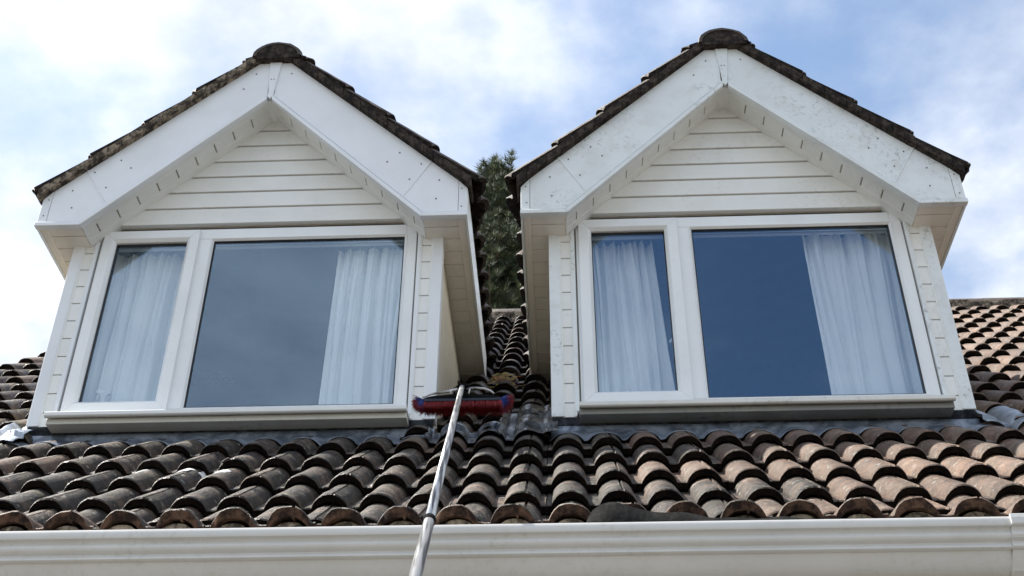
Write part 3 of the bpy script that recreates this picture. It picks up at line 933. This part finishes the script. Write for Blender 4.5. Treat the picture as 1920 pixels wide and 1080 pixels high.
# ------------------------------------------------------------------ curtains
def curtain(label, xt0, xt1, xb0, xb1, seed, pleats, zt=4.335, zb_=3.185, depth=.024):
    q = MB(); NX = 220; NZ = 46; vs = []
    yb = YW + .135
    rd = random.Random(seed)
    ph = [rd.random() * 9 for _ in range(4)]
    for i in range(NX + 1):
        s = i / NX
        for j in range(NZ + 1):
            t = j / NZ
            z = zb_ + (zt - zb_) * t
            x = (xb0 + (xb1 - xb0) * s) * (1 - t) + (xt0 + (xt1 - xt0) * s) * t
            # pleats tighten at the heading
            wv = s + .060 * noise.noise(Vector((s * 4.2, t * 1.1, seed))) + .030 * noise.noise(Vector((s * 11, t * 1.8, seed + 2))) * (.4 + t)
            a1 = math.sin(wv * pleats * 2 * math.pi + ph[0])
            a1 = math.copysign(abs(a1) ** .7, a1) * (.55 + .75 * abs(noise.noise(Vector((s * 5, t * .8, seed + 7)))) * 1.6)
            a2 = math.sin(wv * pleats * 2.7 * 2 * math.pi + ph[1])
            a3 = noise.noise(Vector((s * pleats * 1.3, t * 1.1, seed + 4)))
            hd = max(0, (t - .80) / .2)
            cr = 1 - abs(math.sin(wv * pleats * math.pi + ph[0])) ** .55
            cr2 = 1 - abs(math.sin(wv * pleats * 1.73 * math.pi + ph[2])) ** .4
            lo_ = noise.noise(Vector((s * 3.1, t * .7, seed + 11)))
            y = yb + .055 * cr * (.45 + .9 * abs(lo_) + .3 * t) + .030 * cr2 * (.06 + 1.0 * t) + .030 * a3 + .012 * hd * a2
            y -= .004 * math.sin(hd * 18)
            x += .006 * math.cos(wv * pleats * 2 * math.pi + ph[0])
            vs.append((x, y, z + (.006 * a2 if j == NZ else 0)))
    n = NZ + 1
    q.add(vs, [(i * n + j, (i + 1) * n + j, (i + 1) * n + j + 1, i * n + j + 1) for i in range(NX) for j in range(NZ)])
    o = q.build('curtain', CURT, None, smooth=True)
    tag(o, label, 'curtain', 'white pleated curtains behind the dormer windows')
    return o
curtain('white pleated curtain filling the left dormer small casement', XL - .84, XL - .42, XL - .84, XL - .435, 1, 5)
curtain('white pleated curtain at the right end of the left dormer large pane', XL + .42, XL + .86, XL + .405, XL + .86, 2, 6)
curtain('white pleated curtain filling the right dormer small casement', XR - .86, XR - .448, XR - .86, XR - .384, 3, 8)
curtain('white pleated curtain at the right end of the right dormer large pane', XR + .375, XR + .87, XR + .385, XR + .86, 4, 5, zt=4.37)
for c, who in ((XL, 'left'), (XR, 'right')):
    q = MB(); q.tube([(c - .93, YW + .14, 4.36), (c + .93, YW + .14, 4.36)], .010, 8)
    q.build('curtain_rail', FRAME, DL if who == 'left' else DR)

# spray bottle on the inner window board of the left dormer
bx, by = -2.335, YW + .085
bt = bpy.data.objects.new('spray_bottle', None); COL.objects.link(bt); bt.location = (bx, by, 3.18); bt.scale = (.95, .95, 1.42)
tag(bt, 'white trigger spray bottle standing inside the left dormer small window', 'spray bottle')
q = MB(); pr = [(0, .03), (.002, .034), (.06, .034), (.075, .028), (.088, .013), (.10, .012)]
q.tube([(0, 0, z) for z, r_ in [(p_[0], p_[1]) for p_ in pr]], [p_[1] for p_ in pr], 14); q.build('bottle_body', BOTTLE, bt, smooth=True)
q = MB(); q.tube([(0, 0, .098), (0, 0, .118)], .015, 12); q.build('collar', BOTTLE, bt)
q = MB(); q.prism([(-.050, .152), (-.046, .140), (-.022, .136), (-.014, .118), (.012, .118), (.018, .132), (.036, .136), (.034, .150), (.0, .158), (-.03, .158)], -.010, .010); q.build('spray_head', BOTTLE, bt, .003)
q = MB(); q.prism([(-.030, .137), (-.036, .120), (-.040, .104), (-.034, .104), (-.028, .120), (-.021, .136)], -.005, .005); q.build('trigger', BOTTLE, bt, .001)

# ------------------------------------------------------------------ brush on a pole
BR = bpy.data.objects.new('window_cleaning_brush', None); COL.objects.link(BR)
HC_ = Vector((-.453, 4.925, 3.003))
BR.location = HC_
tag(BR, 'long aluminium pole brush with red and blue bristles resting between the dormers', 'brush')
# head: profile along x (width .43)
q = MB()
def headprof(t):   # half height / half depth along x
    e = max(0, 1 - abs(t) ** 6) ** .5
    return .020 * e + .004, .034 * e + .006
vs = []; NXH = 24
for i in range(NXH + 1):
    t = -1 + 2 * i / NXH
    hh, dd = headprof(t * .999)
    zc_ = .028 - .010 * t * t + .012 * math.exp(-(t / .2) ** 2)
    for k in range(10):
        an = 2 * math.pi * k / 10
        vs.append((t * .195, dd * math.cos(an), zc_ - .006 + hh * math.sin(an)))
fs = [(i * 10 + k, i * 10 + (k + 1) % 10, (i + 1) * 10 + (k + 1) % 10, (i + 1) * 10 + k) for i in range(NXH) for k in range(10)]
fs += [tuple(range(10)), tuple(range(NXH * 10, NXH * 10 + 10))]
q.add(vs, fs); hb = q.build('brush_head', BLACKP, BR, smooth=True)
q = MB(); q.box(-.175, .175, -.037, -.028, -.002, .014); q.build('bumper_strip', plain('navy_rubber', (.008, .014, .03), .6), BR, .004)
q = MB(); q.tube([(-.185, -.02, .030), (-.14, -.034, .040), (-.08, -.038, .046), (-.03, -.03, .062), (-.005, -.02, .070)], [.004, .006, .006, .007, .006], 8)
q.build('edge_rib', SCUFF, BR, smooth=True)
q = MB(); q.tube([(.02, -.02, .072), (.06, -.03, .070), (.10, -.036, .062), (.13, -.036, .050), (.145, -.034, .036)], [.006, .006, .006, .005, .004], 8)
q.build('edge_rib', SCUFF, BR, smooth=True)
q = MB(); q.tube([(.03, -.035, .035), (.035, -.038, .060)], .0035, 6); q.tube([(-.05, -.035, .035), (-.055, -.038, .055)], .0035, 6); q.build('edge_rib', SCUFF, BR, smooth=True)
# socket
q = MB(); q.tube([(-.004, .0, .030), (-.004, -.030, .070)], .019, 12); q.tube([(-.025, -.02, .078), (-.010, -.028, .086), (.020, -.026, .086), (.034, -.018, .076)], .010, 8); q.build('pole_socket', BLACKP, BR, smooth=True)
# bristles
def bristles(name, mat, fn, n, seed, parent):
    rd = random.Random(seed); q = MB()
    for i in range(n):
        p0, p1 = fn(rd)
        r0 = .0014
        dv = (p1 - p0).normalized(); u = dv.cross(Vector((0, 1, .1))).normalized() * r0; v_ = dv.cross(u).normalized() * r0
        mid = (p0 + p1) / 2 + Vector((rd.uniform(-1, 1), rd.uniform(-1, 1), 0)) * .002
        q.add([p0 + u, p0 - u * .5 + v_, p0 - u * .5 - v_, mid + u * .9, mid - u * .5 + v_ * .9, mid - u * .5 - v_ * .9, p1], [(0, 1, 4, 3), (1, 2, 5, 4), (2, 0, 3, 5), (3, 4, 6), (4, 5, 6), (5, 3, 6)])
    o = q.build(name, mat, parent, recalc=False); o['kind'] = 'stuff'
    return o
def red_fn(rd):
    x = rd.uniform(-.172, .180); y = rd.uniform(-.032, .03)
    return Vector((x, y, .002)), Vector((x * 1.03 + rd.uniform(-.004, .004), y * 1.5 - .012, -.047 + rd.uniform(-.006, .006)))
bristles('red_bristles', RED, red_fn, 2600, 1, BR)
def end_fn(lo, hi, r0, r1):
    def f(rd):
        s_ = rd.choice((-1, 1)); an = rd.uniform(lo, hi); y = rd.uniform(-.03, .03)
        o_ = Vector((s_ * .172, y, .012)); dv = Vector((s_ * math.cos(an), rd.uniform(-.25, .1), -math.sin(an)))
        return o_ + dv * r0, o_ + dv * (r1 + rd.uniform(-.004, .003))
    return f
bristles('blue_bristles', BLUE, end_fn(-.45, 1.5, .002, .052), 900, 2, BR)
bristles('red_end_bristles', RED, end_fn(-.35, 1.4, .035, .066), 260, 3, BR)
# pole
p0 = Vector((-.456, 4.895, 3.078)); p1 = Vector((-.295, 2.499, 1.230))
dr = (p1 - p0).normalized()
tip = p0 + dr * 4.6
q = MB(); q.tube([p0 - HC_, p1 - HC_ + dr * .02], .0118, 20); o = q.build('upper_pole', POLE, BR, smooth=True); 
q = MB(); q.tube([p1 - HC_, tip - HC_], .0122, 20); o = q.build('lower_pole', POLE, BR, smooth=True)
q = MB(); q.tube([p1 - HC_ - dr * .012, p1 - HC_ - dr * .009, p1 - HC_ + dr * .022, p1 - HC_ + dr * .025], [.0128, .0142, .0142, .0128], 20); q.build('pole_collar', BLACKP, BR, smooth=True)

# ------------------------------------------------------------------ nest debris in the valley
q = [MB() for _ in range(4)]
rd = random.Random(12)
for i in range(130):
    x = -.345 + rd.gauss(0, .040); u = 3.52 + rd.gauss(0, .040) - .25 * abs(x + .355)
    xr = (x - X0) / W; xr = (xr - round(xr)) * W
    v = -HC + rollz(xr) + rd.uniform(0, .04) - .01
    p_ = rp(x, u, v); an = rd.uniform(0, 6.28); l = rd.uniform(.02, .06)
    dv = Vector((math.cos(an), .35 * math.sin(an), .5 * math.sin(an))) * l
    mid = p_ + dv * .5 + Vector((rd.uniform(-1, 1), 0, rd.uniform(-.3, 1))) * .012
    q[rd.choices((0, 1, 2, 3), (4, 1.6, 2.0, 1.2))[0]].tube([p_, mid, p_ + dv], .0016, 4, cap=False)
ne = bpy.data.objects.new('nest_debris', None); COL.objects.link(ne); ne.location = (0, 0, 0)
tag(ne, 'tangle of straw and coloured string caught on the tiles between the dormers', 'nest debris')
for m_, mat, nm in zip(q, (plain('dry_straw', (.48, .38, .26), .8), plain('orange_string', (.75, .30, .14), .6), plain('yellow_string', (.75, .65, .15), .6), plain('purple_string', (.25, .14, .40), .6)), ('straw', 'orange_string', 'yellow_string', 'purple_string')):
    o = m_.build(nm, mat, ne); o['kind'] = 'stuff'

# ------------------------------------------------------------------ pine tree behind the house
TX, TY, TZT = -.95, 14.8, 13.42
rd = random.Random(21)
tree = bpy.data.objects.new('pine_tree', None); COL.objects.link(tree); tree.location = (TX, TY, GZ)
tag(tree, 'dark green pine tree rising behind the ridge in the gap between the dormers', 'tree')
HT = TZT - GZ
q = MB(); pts = []
for i in range(14):
    t = i / 13; pts.append((.12 * math.sin(t * 5), .1 * math.cos(t * 4), HT * t * .97))
q.tube(pts, [.22 * (1 - i / 13) + .015 for i in range(14)], 10); q.build('trunk', BARK, tree, smooth=True)
q = MB(); nd = MB(); nl = MB()
def tuft(mb, p_, dv, n_, ln):
    for _ in range(n_):
        e = Vector((rd.gauss(0, 1), rd.gauss(0, 1), rd.gauss(0, 1))).normalized()
        v_ = (dv * .9 + e * .95).normalized() * ln * rd.uniform(.7, 1.15)
        s_ = v_.cross(Vector((rd.random(), rd.random(), rd.random()))).normalized() * .0050
        mb.add([p_ + s_, p_ - s_, p_ + v_], [(0, 1, 2)])
zlev = HT - .25
nb = 0
while zlev > HT - 7.5:
    depth = HT - zlev
    rad = min(2.3, .16 + .40 * depth)
    for _ in range(4 if depth < 4.6 else 3):
        an = rd.uniform(0, 6.283); ln = rad * rd.uniform(.45, 1.12)
        b0 = Vector((0, 0, zlev)); dirv = Vector((math.cos(an), math.sin(an), rd.uniform(.25, .75)))
        b1_ = b0 + Vector((dirv.x, dirv.y, 0)) * ln + Vector((0, 0, ln * dirv.z * .55))
        bm_ = (b0 + b1_) / 2 - Vector((0, 0, ln * .06))
        q.tube([b0, bm_, b1_], [.030, .018, .006], 5)
        nt_ = int(12 + ln * 44)
        for k in range(nt_):
            t = .12 + .88 * (k + rd.random()) / nt_
            pp = b0.lerp(bm_, t * 2) if t < .5 else bm_.lerp(b1_, t * 2 - 1)
            sp = .17 * ln ** .5
            pp = pp + Vector((rd.gauss(0, sp), rd.gauss(0, sp), rd.gauss(.03, sp * .7)))
            dv = (Vector((dirv.x * .5, dirv.y * .5, 1.0))).normalized()
            tuft(nl if rd.random() < .32 else nd, pp, dv, 34, .135)
            nb += 1
    zlev -= .135
q.build('branches', BARK, tree)
for lx, ly, lh, ll in ((0, 0, .22, .9), (-.26, .1, .10, .7), (.26, -.1, .16, .7), (-.60, .2, -.42, .6), (.58, .1, -.34, .6), (.10, -.25, -.10, .6)):
    top_ = Vector((lx, ly, HT + lh)); bot_ = Vector((lx * .6, ly * .6, HT + lh - ll))
    q2 = MB(); 
    for k in range(int(ll * 26)):
        f_ = k / (ll * 26)
        tuft(nl if f_ > .6 or rd.random() < .3 else nd, bot_.lerp(top_, f_) + Vector((rd.gauss(0, .035), rd.gauss(0, .035), 0)) * (1.4 - f_), Vector((rd.gauss(0, .5), rd.gauss(0, .5), 1)), 30, .13)
o = nd.build('crown', NEEDLE, tree, recalc=False); o['kind'] = 'stuff'
o = nl.build('young_growth', NEEDLE_L, tree, recalc=False); o['kind'] = 'stuff'
print('single tiles', n_single, 'tufts', nb, 'objects', len(bpy.data.objects))
